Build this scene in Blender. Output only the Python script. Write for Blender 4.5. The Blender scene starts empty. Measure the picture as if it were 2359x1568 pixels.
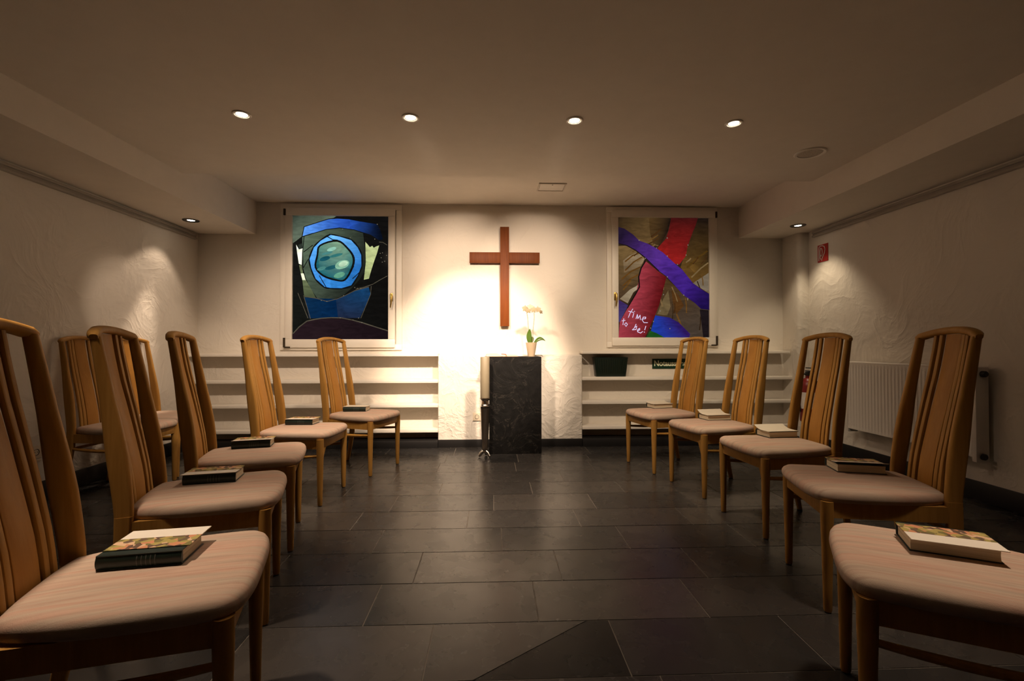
import bpy, bmesh, math, random
from math import sin, cos, pi, radians, sqrt, atan2, hypot
from mathutils import Vector, Matrix
random.seed(7)
S = bpy.context.scene
COL = S.collection
DW, DB = 4.96, 4.81            # upper rear wall plane, lower bay plane
XL, XR = -2.994, 3.195         # side walls
ZM, ZR, ZS = 2.362, 2.488, 2.16
YB = -5.2

# ------------------------------------------------------------------ mesh builder
class MB:
    def __init__(s):
        s.v = []; s.f = []; s.m = []; s.c = []
    def add(s, verts, faces, mi=0, col=None):
        o = len(s.v); s.v += [tuple(p) for p in verts]
        for f in faces:
            s.f.append([i + o for i in f]); s.m.append(mi); s.c.append(col)
        return s
    def box(s, x0, x1, y0, y1, z0, z1, bev=0.0, mi=0, seg=2, rot=None):
        bm = bmesh.new()
        bmesh.ops.create_cube(bm, size=1)
        for v in bm.verts:
            v.co = Vector(((x0 + x1) / 2 + v.co.x * (x1 - x0), (y0 + y1) / 2 + v.co.y * (y1 - y0), (z0 + z1) / 2 + v.co.z * (z1 - z0)))
        if bev > 0:
            bmesh.ops.bevel(bm, geom=bm.edges[:], offset=bev, segments=seg, profile=.5, affect='EDGES')
        if rot:
            bm.transform(rot)
        s.bm(bm, mi)
        return s
    def bm(s, bm, mi=0):
        bm.verts.index_update()
        s.add([v.co[:] for v in bm.verts], [[v.index for v in f.verts] for f in bm.faces], mi)
        bm.free()
    def loft(s, rings, cap=True, mi=0, closed=True):
        n = len(rings[0]); V = [p for r in rings for p in r]; F = []
        for i in range(len(rings) - 1):
            for j in range(n if closed else n - 1):
                k = (j + 1) % n
                F.append([i * n + j, i * n + k, (i + 1) * n + k, (i + 1) * n + j])
        if cap and closed:
            F.append(list(range(n))[::-1]); F.append([(len(rings) - 1) * n + j for j in range(n)])
        return s.add(V, F, mi)
    def lathe(s, prof, n=32, cx=0, cy=0, mi=0, cap=True):
        rings = [[(cx + r * cos(2 * pi * j / n), cy + r * sin(2 * pi * j / n), z) for j in range(n)] for r, z in prof]
        return s.loft(rings, cap, mi)
    def tube(s, path, rad, n=10, mi=0):
        P = [Vector(p) for p in path]; rings = []
        R = rad if isinstance(rad, (list, tuple)) else [rad] * len(P)
        up = None
        for i, p in enumerate(P):
            t = (P[min(i + 1, len(P) - 1)] - P[max(i - 1, 0)]).normalized()
            if up is None:
                up = Vector((0, 0, 1)) if abs(t.z) < .9 else Vector((0, 1, 0))
            a = t.cross(up).normalized(); b = a.cross(t).normalized(); up = b
            rings.append([p + (a * cos(2 * pi * j / n) + b * sin(2 * pi * j / n)) * R[i] for j in range(n)])
        return s.loft(rings, True, mi)
    def prism(s, poly, ax, lo, hi, mi=0):
        # poly of 2D points, extruded on axis 0,1,2
        def P(a, b, h):
            return (h, a, b) if ax == 0 else (a, h, b) if ax == 1 else (a, b, h)
        n = len(poly)
        V = [P(a, b, lo) for a, b in poly] + [P(a, b, hi) for a, b in poly]
        F = [list(range(n))[::-1], [n + i for i in range(n)]] + [[i, (i + 1) % n, n + (i + 1) % n, n + i] for i in range(n)]
        return s.add(V, F, mi)
    def build(s, name, mats, parent=None, smooth=35, loc=None, rz=0):
        me = bpy.data.meshes.new(name)
        me.from_pydata(s.v, [], s.f)
        for m in (mats if isinstance(mats, (list, tuple)) else [mats]):
            me.materials.append(m)
        for p, mi in zip(me.polygons, s.m):
            p.material_index = mi
        if any(c is not None for c in s.c):
            at = me.color_attributes.new('Col', 'FLOAT_COLOR', 'CORNER')
            for p, c in zip(me.polygons, s.c):
                for k, li in enumerate(p.loop_indices):
                    cc = c if not (c and isinstance(c[0], (list, tuple))) else c[k]
                    at.data[li].color = (*(cc or (0, 0, 0)), 1)
        bm = bmesh.new(); bm.from_mesh(me)
        bmesh.ops.recalc_face_normals(bm, faces=bm.faces); bm.to_mesh(me); bm.free()
        if smooth:
            for p in me.polygons: p.use_smooth = True
            me.set_sharp_from_angle(angle=radians(smooth))
        me.update()
        o = bpy.data.objects.new(name, me); COL.objects.link(o)
        if parent: o.parent = parent
        if loc: o.location = loc
        if rz: o.rotation_euler.z = rz
        return o

def tag(o, label=None, cat=None, group=None, kind=None):
    if label: o['label'] = label
    if cat: o['category'] = cat
    if group: o['group'] = group
    if kind: o['kind'] = kind
    return o
def empty(name, loc, rz=0):
    o = bpy.data.objects.new(name, None); COL.objects.link(o)
    o.location = loc; o.rotation_euler.z = rz; o.empty_display_size = .1
    return o
KIDS = {}
def children(o):
    return [c for c in COL.objects if c.parent == o]
def copy_tree(o, parent=None):
    c = o.copy(); COL.objects.link(c)
    if parent: c.parent = parent
    for ch in children(o): copy_tree(ch, c)
    return c

# ------------------------------------------------------------------ materials
def lin(c):
    return tuple(((x / 255) / 12.92 if x / 255 <= .04045 else ((x / 255 + .055) / 1.055) ** 2.4) for x in c)
class N:
    def __init__(s, name):
        s.m = bpy.data.materials.new(name); s.m.use_nodes = True
        s.t = s.m.node_tree; s.b = s.t.nodes['Principled BSDF']
    def n(s, typ, **kw):
        x = s.t.nodes.new(typ)
        for k, v in kw.items():
            if k in x.inputs: x.inputs[k].default_value = v
            else: setattr(x, k, v)
        return x
    def l(s, a, b): s.t.links.new(a, b)
    def set(s, **kw):
        for k, v in kw.items(): s.b.inputs[k.replace('_', ' ')].default_value = v
        return s
    def coords(s, scale=(1, 1, 1), kind='Object', rot=(0, 0, 0)):
        tc = s.n('ShaderNodeTexCoord'); mp = s.n('ShaderNodeMapping')
        mp.inputs['Scale'].default_value = scale; mp.inputs['Rotation'].default_value = rot
        s.l(tc.outputs[kind], mp.inputs[0]); return mp.outputs[0]
    def noise(s, vec, scale, detail=4, rough=.55, dist=0):
        x = s.n('ShaderNodeTexNoise'); x.inputs['Scale'].default_value = scale; x.inputs['Detail'].default_value = detail
        x.inputs['Roughness'].default_value = rough; x.inputs['Distortion'].default_value = dist
        s.l(vec, x.inputs['Vector']); return x.outputs['Fac']
    def ramp(s, fac, stops, interp='LINEAR'):
        r = s.n('ShaderNodeValToRGB'); r.color_ramp.interpolation = interp
        e = r.color_ramp.elements
        while len(e) < len(stops): e.new(.5)
        for i, (p, c) in enumerate(stops):
            e[i].position = p; e[i].color = (*c, 1) if len(c) == 3 else c
        s.l(fac, r.inputs[0]); return r.outputs[0]
    def math(s, op, a, b=None):
        x = s.n('ShaderNodeMath', operation=op)
        for i, q in enumerate((a, b)):
            if q is None: continue
            if isinstance(q, (int, float)): x.inputs[i].default_value = q
            else: s.l(q, x.inputs[i])
        return x.outputs[0]
    def mix(s, fac, a, b, typ='MIX'):
        x = s.n('ShaderNodeMix', data_type='RGBA', blend_type=typ)
        for i, q in ((0, fac), (6, a), (7, b)):
            if isinstance(q, (int, float)): x.inputs[i].default_value = q
            elif isinstance(q, tuple): x.inputs[i].default_value = (*q, 1)
            else: s.l(q, x.inputs[i])
        return x.outputs[2]
    def bump(s, h, strength=.3, dist=.01, prev=None):
        x = s.n('ShaderNodeBump'); x.inputs['Strength'].default_value = strength; x.inputs['Distance'].default_value = dist
        s.l(h, x.inputs['Height'])
        if prev: s.l(prev, x.inputs['Normal'])
        s.l(x.outputs[0], s.b.inputs['Normal']); return x.outputs[0]
    def color(s, c): s.l(c, s.b.inputs['Base Color']); return s

def plain(name, col, rough=.5, metal=0, spec=.5, bumpy=0, var=.06):
    k = N(name); k.set(Roughness=rough, Metallic=metal); k.b.inputs['Specular IOR Level'].default_value = spec
    v = k.coords(); f = k.noise(v, 9, 5)
    k.color(k.ramp(f, [(.3, tuple(c * (1 - var) for c in col)), (.7, tuple(min(1, c * (1 + var)) for c in col))]))
    if bumpy: k.bump(k.noise(v, 60, 4), bumpy, .002)
    return k.m

def plaster(name, col, s1=.5, d=.03, scale=5.0):
    k = N(name); k.set(Roughness=.9); k.b.inputs['Specular IOR Level'].default_value = .2
    v = k.coords()
    # broad trowel strokes: a warped noise ridged, plus finer grit
    f1 = k.noise(v, scale * .45, 3, .6, 1.6)
    f2 = k.noise(v, scale, 4, .55, 1.3)
    rid = k.math('ABSOLUTE', k.math('SUBTRACT', f2, .5))
    rid = k.math('POWER', k.math('SUBTRACT', 1, k.math('MULTIPLY', rid, 2)), 5)
    f3 = k.noise(v, 45, 2, .6)
    h = k.math('ADD', k.math('ADD', k.math('MULTIPLY', f1, 1.2), k.math('MULTIPLY', rid, .28)), k.math('MULTIPLY', f3, .025))
    k.bump(h, s1, d)
    k.color(k.ramp(k.noise(v, 1.7, 1), [(.3, tuple(c * .95 for c in col)), (.7, col)]))
    return k.m

def wood(name, c1, c2, rough=.48, scale=(55, 55, 3.2)):
    k = N(name); k.set(Roughness=rough); k.b.inputs['Specular IOR Level'].default_value = .14
    v = k.coords(scale); f = k.noise(v, 1, 6, .62, .4)
    v2 = k.coords((4, 4, 1.2)); g = k.noise(v2, 1, 3)
    col = k.ramp(f, [(.25, c1), (.75, c2)])
    col = k.mix(k.math('MULTIPLY', g, .35), col, tuple(c * .72 for c in c1))
    k.color(col); k.bump(f, .05, .001)
    return k.m

WALLC = (.73, .675, .595)
M = {}
M['wall'] = plaster('white_trowelled_plaster', WALLC, .46, .028, 2.4)
M['bay'] = plaster('rough_white_plaster', (.75, .70, .625), .62, .03, 5)
M['ceil'] = plain('matt_ceiling_paint', (.74, .675, .59), .95, spec=.15, var=.02)
M['white'] = plain('cream_white_lacquer', (.80, .745, .66), .4, var=.015)
M['shelf'] = plain('white_shelf_paint', (.80, .745, .66), .5, var=.02)
M['ventframe'] = plain('beige_vent_frame', (.60, .54, .46), .6)
M['rail'] = plain('grey_rail_paint', (.34, .30, .25), .55)
M['black'] = plain('black_slate_skirting', (.012, .011, .011), .4)
M['wood'] = wood('oiled_beech', (.35, .172, .036), (.50, .268, .068))
M['splat'] = wood('beech_veneer', (.36, .160, .028), (.47, .228, .048), .48)
M['cherry'] = wood('red_brown_cross_wood', (.13, .031, .006), (.195, .055, .010), .5, (60, 60, 5))
M['rubber'] = plain('dark_foot_glide', (.02, .017, .015), .6)
M['chrome'] = plain('polished_steel', (.62, .58, .53), .16, 1.0)
M['steel'] = plain('dark_steel', (.10, .09, .08), .3, .9)
M['brass'] = plain('old_brass', (.42, .28, .08), .32, 1.0)
M['bronze'] = plain('dark_bronze_hinge', (.05, .035, .02), .45, .5)
M['wax'] = N('cream_candle_wax').set(Roughness=.5, Base_Color=(.215, .18, .12, 1), Subsurface_Weight=0.0).m
M['leaf'] = plain('orchid_leaf_green', (.07, .13, .018), .35)
M['stem'] = plain('orchid_stem', (.25, .24, .12), .5)
M['petal'] = plain('white_orchid_petal', (.42, .35, .24), .6)
M['lip'] = plain('yellow_orchid_lip', (.75, .45, .06), .5)
M['pot'] = plain('cream_ceramic_pot', (.40, .31, .21), .3)
M['red'] = plain('signal_red', (.42, .025, .02), .35)
M['bottle'] = plain('dark_red_cylinder_paint', (.20, .012, .012), .35)
M['signwhite'] = plain('white_sign_print', (.80, .74, .68), .5)
M['basket'] = plain('dark_green_plastic', (.004, .012, .007), .4)
M['signgreen'] = plain('dark_green_sign', (.006, .035, .018), .4)
M['signtext'] = plain('pale_afterglow_print', (.78, .80, .58), .5)
M['cover'] = plain('dark_green_book_cloth', (.006, .017, .012), .42)
M['spinebar'] = plain('grey_spine_print', (.075, .08, .072), .5)
M['rad'] = plain('white_radiator_enamel', (.78, .73, .67), .35, var=.01)
M['socket'] = plain('ivory_plastic', (.70, .60, .46), .35)
M['hole'] = plain('dark_recess', (.02, .017, .014), .7)
M['ribbon'] = plain('red_ribbon', (.35, .05, .03), .6)
M['skinc'] = plain('leather_cover', (.20, .06, .03), .5)
def mk_pages():
    k = N('page_edges'); k.set(Roughness=.85)
    f = k.noise(k.coords((3, 3, 420)), 1, 3, .7)
    k.color(k.ramp(f, [(.3, (.50, .41, .27)), (.7, (.74, .66, .50))])); k.bump(f, .3, .001); return k.m
M['pages'] = mk_pages()
def mk_leaflet(seed):
    k = N('floral_song_sheet'); k.set(Roughness=.6)
    tc = k.n('ShaderNodeTexCoord'); mp = k.n('ShaderNodeMapping'); mp.inputs['Location'].default_value = (seed, seed * .7, 0)
    k.l(tc.outputs['Object'], mp.inputs[0])
    vo = k.n('ShaderNodeTexVoronoi'); vo.inputs['Scale'].default_value = 60; k.l(mp.outputs[0], vo.inputs['Vector'])
    sx = k.n('ShaderNodeSeparateColor'); k.l(vo.outputs['Color'], sx.inputs[0])
    c = k.ramp(sx.outputs[0], [(0, (.07, .03, .022)), (.2, (.16, .15, .03)), (.36, (.40, .33, .08)), (.5, (.62, .25, .12)), (.68, (.72, .48, .30)), (.85, (.10, .06, .035))], 'CONSTANT')
    f2 = k.noise(mp.outputs[0], 90, 3)
    c = k.mix(k.math('MULTIPLY', f2, .25), c, (.45, .30, .16))
    sp = k.n('ShaderNodeSeparateXYZ'); k.l(tc.outputs['Object'], sp.inputs[0])
    band = k.math('GREATER_THAN', sp.outputs[1], .006)
    k.color(k.mix(band, c, (.80, .74, .64))); return k.m
M['floral'] = mk_leaflet(0.3)
M['paper'] = plain('white_paper', (.68, .62, .50), .75, var=.02)
def mk_fabric():
    k = N('pink_beige_streaked_fabric'); k.set(Roughness=.95); k.b.inputs['Specular IOR Level'].default_value = .15
    v = k.coords((95, 5, 10)); f = k.noise(v, 1, 4, .6, .3)
    v2 = k.coords((38, 2.2, 4)); g = k.noise(v2, 1, 3, .5, .2)
    c = k.ramp(f, [(.30, (.37, .235, .178)), (.5, (.48, .355, .272)), (.7, (.56, .435, .342))])
    c2 = k.ramp(g, [(.35, (.56, .325, .24)), (.55, (.48, .37, .285)), (.7, (.41, .345, .275))])
    k.color(k.mix(.5, c, c2))
    w = k.noise(k.coords((420, 420, 420)), 1, 2); k.bump(w, .35, .0012); return k.m
M['fabric'] = mk_fabric()
def mk_slate(name, tint=1.0, spec=.33):
    k = N(name); v = k.coords()
    geo = k.n('ShaderNodeNewGeometry')
    isl = geo.outputs['Random Per Island']
    off = k.n('ShaderNodeVectorMath', operation='ADD'); k.l(v, off.inputs[0])
    cmb = k.n('ShaderNodeCombineXYZ'); k.l(k.math('MULTIPLY', isl, 13.7), cmb.inputs[0]); k.l(k.math('MULTIPLY', isl, 7.1), cmb.inputs[1])
    k.l(cmb.outputs[0], off.inputs[1]); vv = off.outputs[0]
    base = k.ramp(isl, [(0, tuple(c * tint for c in (.026, .025, .024))), (.35, tuple(c * tint for c in (.046, .042, .039))), (.8, tuple(c * tint for c in (.060, .053, .047))), (1, tuple(c * tint for c in (.085, .074, .064)))])
    cl = k.noise(vv, 2.2, 3, .5, .6)
    steps = k.ramp(cl, [(0, (.25,) * 3), (.42, (.5,) * 3), (.52, (.55,) * 3), (.62, (.8,) * 3)], 'CONSTANT')
    fine = k.noise(vv, 9, 4, .5, .3)
    col = k.mix(k.math('MULTIPLY', fine, .55), base, tuple(c * tint for c in (.028, .027, .027)))
    k.color(k.mix(.4, col, k.mix(1.0, col, steps, 'MULTIPLY')))
    k.l(k.ramp(fine, [(.3, (.235,) * 3), (.7, (.30,) * 3)]), k.b.inputs['Roughness'])
    hgt = k.math('ADD', k.math('MULTIPLY', fine, .35), k.math('MULTIPLY', cl, .5))
    hgt = k.math('ADD', hgt, k.math('MULTIPLY', k.noise(vv, 60, 4), .12))
    k.bump(hgt, .035, .005); k.b.inputs['Specular IOR Level'].default_value = spec
    return k.m
M['slate'] = mk_slate('slate_floor_tile'); M['slate2'] = mk_slate('slate_floor_tile_deeper_layer', .42, .16)
M['grout'] = plain('grey_grout', (.15, .128, .105), .9)
def mk_altar():
    k = N('black_riven_slate'); v = k.coords((1, 1, 1), rot=(.3, .5, .6))
    f = k.noise(v, 4, 6, .6, 1.2); g = k.noise(v, 18, 5, .6)
    r = k.math('ABSOLUTE', k.math('SUBTRACT', f, .5)); vein = k.math('LESS_THAN', r, .006)
    c = k.ramp(g, [(.3, (.0025, .0022, .0022)), (.7, (.007, .0063, .0058))])
    k.color(k.mix(k.math('MULTIPLY', vein, .18), c, (.10, .085, .07)))
    k.set(Roughness=.6); k.b.inputs['Specular IOR Level'].default_value = .15; k.bump(k.math('ADD', f, k.math('MULTIPLY', g, .2)), .5, .02); return k.m
M['altar'] = mk_altar()
def mk_lamp(name, st, col=(1, .86, .66)):
    k = N(name); k.set(Base_Color=(.9, .85, .8, 1)); k.b.inputs['Emission Color'].default_value = (*col, 1); k.b.inputs['Emission Strength'].default_value = st
    return k.m
M['lamp'] = mk_lamp('lit_lamp_lens', 14)
def mk_glass():
    k = N('backlit_stained_glass'); at = k.n('ShaderNodeVertexColor', layer_name='Col')
    v = k.coords((3, 3, 9)); f = k.noise(v, 2.2, 4, .6, 1.0)
    c = k.mix(1.0, at.outputs[0], k.ramp(f, [(.25, (.62,) * 3), (.75, (1.3,) * 3)]), 'MULTIPLY')
    k.l(c, k.b.inputs['Emission Color']); k.b.inputs['Emission Strength'].default_value = 1.05
    k.l(k.mix(.9, c, (0, 0, 0)), k.b.inputs['Base Color']); k.set(Roughness=.08); k.b.inputs['Specular IOR Level'].default_value = .03
    return k.m
M['glass'] = mk_glass()
def mk_grille():
    k = N('pierced_speaker_grille'); k.set(Roughness=.6)
    vo = k.n('ShaderNodeTexVoronoi'); vo.inputs['Scale'].default_value = 260; k.l(k.coords(), vo.inputs['Vector'])
    k.color(k.ramp(vo.outputs['Distance'], [(.25, (.16, .12, .09)), (.4, (.50, .43, .35))])); return k.m
M['grille'] = mk_grille()

# ------------------------------------------------------------------ the room
def tile_floor():
    b = MB()
    b.add([(XL - .1, YB, -.0025), (XR + .1, YB, -.0025), (XR + .1, DW + .1, -.0025), (XL - .1, DW + .1, -.0025)], [[0, 1, 2, 3]], 1)
    b.box(XL - .1, XR + .1, YB, DW + .1, -.12, -.02, 0, 1)
    rows = {-1: -.216, 0: .17, 1: .301, 2: .046, 3: -.147, 4: .005, 5: .274, 6: -.11, 7: .19}
    edges = {0: 1.767, 1: 2.07, 2: 2.378, 3: 2.680, 4: 2.965, 5: 3.28, 6: 3.566, 7: 3.868}
    pit = .302; L = .645; g = .0023
    for r in range(-24, 12):
        y0 = edges.get(r, (edges[0] + r * pit) if r < 0 else edges[7] + (r - 7) * pit)
        y1 = edges.get(r + 1, (edges[0] + (r + 1) * pit) if r + 1 < 0 else edges[7] + (r - 6) * pit)
        if y0 > DW: break
        o = rows.get(r, random.random() * L)
        o -= math.floor((o - XL) / L + 1) * L
        x = o
        while x < XR + .1:
            a0, a1 = max(x, XL - .1), min(x + L, XR + .1); c0, c1 = y0 + g, min(y1 - g, DW + .1)
            a0 += g; a1 -= g
            if a1 > a0:
                if r == -1 and a0 < 0 < a1:
                    lo = [(a0, c0), (-.062, c0), (.318, c1 - .018), (.345, c1), (a0, c1)]
                    hi = [(-.062, c0), (a1, c0), (a1, c1), (.345, c1), (.318, c1 - .018)]
                    for pl, z, mi in ((lo, 0, 0), (hi, -.0012, 2)):
                        b.prism(pl, 2, -.02, z, mi)
                else:
                    dz = -random.random() * .0006
                    b.prism([(a0, c0), (a1, c0), (a1, c1), (a0, c1)], 2, -.02, dz, 0)
            x += L
    return b.build('floor', [M['slate'], M['grout'], M['slate2']], smooth=0)
tag(tile_floor(), 'dark slate tile floor laid in a running bond', 'floor', kind='structure')

b = MB()
b.box(-2.414, 2.617, YB, 3.79, ZM, 2.7)
b.box(-2.414, 2.617, 3.79, 5.15, ZR, 2.7)
b.box(XL - .2, -2.414, YB, 5.15, ZS, 2.7)
b.box(2.617, XR + .2, YB, 5.15, ZS, 2.7)
tag(b.build('ceiling', M['ceil'], smooth=0), 'matt ceiling with lower boxed edges along both side walls', 'ceiling', kind='structure')

def subd_wall(b, x0, x1, y0, y1, z0, z1, bev):
    b.box(x0, x1, y0, y1, z0, z1, bev, 0, 4)
b = MB(); b.box(XL - .2, XL, YB, 5.15, -.1, 2.7)
tag(b.build('wall_left', M['wall'], smooth=0), 'white plastered side wall behind the two bare chairs', 'wall', kind='structure')
b = MB(); b.box(XR, XR + .2, YB, 5.15, -.1, 2.7)
tag(b.build('wall_right', M['wall'], smooth=30), 'white plastered side wall with the radiator', 'wall', kind='structure')
b = MB(); subd_wall(b, 3.092, XR + .1, 4.69, 5.15, -.1, 2.4, .045)
tag(b.build('wall_pier', M['wall'], smooth=30), 'rounded plaster pier in the corner beside the red window', 'wall', kind='structure')
b = MB(); b.box(XL - .2, XR + .2, DW, DW + .2, -.1, 2.7)
tag(b.build('wall_back', M['wall'], smooth=0), 'white plastered wall behind the wooden cross', 'wall', kind='structure')
b = MB(); subd_wall(b, -.549, .907, DB, DW + .05, -.1, .925, .010)
tag(b.build('wall_altar_bay', M['bay'], smooth=30), 'rough plaster bay behind the slate altar, between the shelf niches', 'wall', kind='structure')
b = MB(); b.box(XL - .2, XR + .2, YB - .2, YB, -.1, 2.7)
tag(b.build('wall_front', M['wall'], smooth=0), 'white wall opposite the cross', 'wall', kind='structure')

b = MB(); b.box(-.547, .905, DB - .012, DB, 0, .078, .002)
tag(b.build('baseboard_back', M['black']), 'black skirting behind the slate altar', 'skirting', kind='structure')
for nm, x0, x1, z, lb in (('baseboard_niche', XL, -.549, .074, 'black plinth below the shelves under the blue window'), ('baseboard_recess', .907, 3.092, .082, 'black plinth below the shelves under the red window')):
    b = MB(); b.box(x0, x1, DB - .03, DW, 0, z, .002)
    tag(b.build(nm, M['black']), lb, 'skirting', kind='structure')
b = MB(); b.box(XL, XL + .012, YB, 4.78, 0, .125, .002)
tag(b.build('baseboard_left', M['black']), 'black skirting behind the two bare chairs', 'skirting', kind='structure')
b = MB(); b.box(XR - .012, XR, YB, 4.69, 0, .125, .002); b.box(3.08, 3.092, 4.70, 4.78, 0, .1, .002)
tag(b.build('baseboard_right', M['black']), 'black skirting below the radiator', 'skirting', kind='structure')
def railb(x0, x1):
    b = MB(); y0, y1 = YB, 4.90 if x0 < 0 else 4.60
    b.box(x0, x1, y0, y1, 2.088, 2.104, .003)
    xi0, xi1 = (x0, x1 - .012) if x0 < 0 else (x0 + .012, x1)
    b.box(xi0, xi1, y0, y1, 2.104, 2.122, 0)
    b.box(x0, x1, y0, y1, 2.122, 2.140, .003)
    return b
tag(railb(XL, XL + .03).build('trim_1', M['rail']), 'grey picture rail above the two bare chairs', 'picture rail', kind='structure')
tag(railb(XR - .03, XR).build('trim_2', M['rail']), 'grey picture rail above the radiator', 'picture rail', kind='structure')
b = MB(); b.box(XL, -.549, DB - .02, DW, .912, .940, .004, seg=3)
tag(b.build('trim_3', M['shelf']), 'white sill board below the blue window', 'window sill', kind='structure')
b = MB(); b.box(.907, 3.06, DB - .02, DW, .934, .962, .004, seg=3)
tag(b.build('trim_4', M['shelf']), 'white sill board below the red window', 'window sill', kind='structure')

# ------------------------------------------------------------------ windows
def lerp(a, b, t): return tuple(a[i] + (b[i] - a[i]) * t for i in range(3))
class Art:
    """polygons given in the measured drawing frame (ox,oy,w,h), laid as glass pieces stepping 0.15 mm towards the room"""
    def __init__(s, x0, x1, z0, z1, ox, oy, w, h):
        s.r = (x0, x1, z0, z1); s.q = (ox, oy, w, h); s.mb = MB(); s.k = 0; s.y = DW - .021
    def P(s, p):
        x0, x1, z0, z1 = s.r; ox, oy, w, h = s.q
        u = min(1, max(0, (p[0] - ox) / w)); v = min(1, max(0, (p[1] - oy) / h))
        return (x0 + (x1 - x0) * u, z1 - (z1 - z0) * v)
    def poly(s, pts, cols):
        """cols: one srgb colour, or (colA, colB, (ax,ay), (bx,by)) gradient in the glass itself"""
        s.k += 1; y = s.y - s.k * .00015
        bm = bmesh.new()
        vs = [bm.verts.new((*(lambda q: (q[0], y, q[1]))(s.P(p)),)) for p in pts]
        f = bm.faces.new(vs)
        res = bmesh.ops.triangulate(bm, faces=[f])
        bm.verts.index_update()
        for f in bm.faces:
            V = [v.index for v in f.verts]
            cc = []
            for i in V:
                if isinstance(cols[0], (int, float)): cc.append(lin(cols))
                else:
                    a, c, pa, pb = cols; d = (pb[0] - pa[0], pb[1] - pa[1]); t = ((pts[i][0] - pa[0]) * d[0] + (pts[i][1] - pa[1]) * d[1]) / (d[0] ** 2 + d[1] ** 2)
                    cc.append(lin(lerp(a, c, min(1, max(0, t)))))
            s.mb.add([v.co[:] for v in f.verts], [[0, 1, 2]], 0, cc)
        bm.free()
    def smooth(s, pts, n=4):
        out = []; m = len(pts)
        for i in range(m):
            p0, p1, p2, p3 = pts[i - 1], pts[i], pts[(i + 1) % m], pts[(i + 2) % m]
            for k in range(n):
                t = k / n
                out.append(tuple(.5 * ((2 * p1[j]) + (-p0[j] + p2[j]) * t + (2 * p0[j] - 5 * p1[j] + 4 * p2[j] - p3[j]) * t * t + (-p0[j] + 3 * p1[j] - 3 * p2[j] + p3[j]) * t ** 3) for j in (0, 1)))
        return out
    def line(s, pts, w, col, closed=False):
        if closed: pts = pts + [pts[0]]
        s.k += 1
        for i in range(len(pts) - 1):
            a, b = pts[i], pts[i + 1]; d = (b[0] - a[0], b[1] - a[1]); l = hypot(*d) or 1
            n = (-d[1] / l * w / 2, d[0] / l * w / 2); e = (d[0] / l * w * .3, d[1] / l * w * .3)
            q = [(a[0] + n[0] - e[0], a[1] + n[1] - e[1]), (b[0] + n[0] + e[0], b[1] + n[1] + e[1]), (b[0] - n[0] + e[0], b[1] - n[1] + e[1]), (a[0] - n[0] - e[0], a[1] - n[1] - e[1])]
            y = s.y - s.k * .00015
            s.mb.add([(*(lambda r: (r[0], y, r[1]))(s.P(p)),) for p in q], [[0, 1, 2, 3]], 0, [lin(col)] * 4)

def window(name, label, x0, x1, z0, z1, px0, px1, pz0, pz1, art, hinge_left):
    r = empty(name, ((x0 + x1) / 2, DW, z0)); 
    T = Matrix.Translation(-r.location)
    def fin(mb, nm, m, par=None, sm=35):
        o = mb.build(nm, m, par or r, sm)
        o.data.transform(T) ; return o
    f = MB(); w = .058
    for a in ((x0, x1, z1 - w, z1), (x0, x1, z0, z0 + w), (x0, x0 + w, z0 + w, z1 - w), (x1 - w, x1, z0 + w, z1 - w)):
        f.box(a[0], a[1], DW - .022, DW + .01, a[2], a[3], .003)
    fin(f, 'window_frame', M['white'])
    sx0, sx1, sz0, sz1 = px0 - .068, px1 + .068, pz0 - .085, pz1 + .075
    f = MB()
    for a in ((sx0, sx1, pz1, sz1), (sx0, sx1, sz0, pz0), (sx0, px0, pz0, pz1), (px1, sx1, pz0, pz1)):
        f.box(a[0], a[1], DW - .046, DW - .012, a[2], a[3], .004)
    sash = fin(f, 'sash', M['white'])
    fin(art.mb, 'stained_glass', M['glass'], None, 0)
    hx = px1 + .036 if hinge_left else px0 - .036
    zc = pz0 + .42
    h = MB()
    h.box(hx - .013, hx + .013, DW - .052, DW - .045, zc - .035, zc + .05, .003)
    h.tube([(hx, DW - .05, zc + .03), (hx, DW - .085, zc + .03)], .010, 12)
    h.tube([(hx, DW - .083, zc + .035), (hx + .004, DW - .090, zc + .01), (hx + .003, DW - .091, zc - .05), (hx - .004, DW - .088, zc - .10)], [.012, .012, .009, .006], 12)
    fin(h, 'handle', M['brass'], sash)
    xe = sx0 - .006 if hinge_left else sx1 + .006
    for za, zb in ((sz1 - .075, sz1 - .012), (sz0 + .0, sz0 + .10)):
        h = MB(); h.tube([(xe, DW - .048, za), (xe, DW - .048, zb)], .011, 12)
        if zb < z0 + .5:
            d = 1 if hinge_left else -1
            h.box(min(xe, xe + d * .06), max(xe, xe + d * .06), DW - .052, DW - .045, za - .004, za + .010, .002)
        fin(h, 'hinge', M['bronze'])
    tag(r, label, 'window', kind='structure')
    return r

A = Art(-2.038, -1.07, 1.086, 2.347, 302, 222, 862, 1120)
A.poly([(302, 222), (1164, 222), (1164, 1342), (302, 1342)], ((20, 21, 18), (12, 11, 10), (302, 500), (1164, 700)))
A.poly([(302, 222), (690, 222), (620, 250), (400, 322), (384, 412), (302, 470)], ((44, 52, 44), (92, 104, 88), (302, 230), (390, 400)))
A.poly([(690, 240), (760, 226), (1164, 222), (1164, 450), (1105, 420), (1060, 290)], (13, 12, 11))
blu = [(404, 322), (520, 282), (620, 252), (700, 244), (800, 250), (900, 268), (1060, 292), (1090, 350), (1112, 430), (1080, 440), (1000, 388), (935, 368), (850, 345), (720, 328), (600, 345), (480, 382), (388, 412)]
A.poly(blu[:5] + blu[12:], ((88, 148, 228), (32, 70, 160), (400, 360), (760, 300)))
A.poly(blu[4:13], ((38, 84, 182), (6, 12, 26), (780, 300), (1060, 370)))
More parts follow.
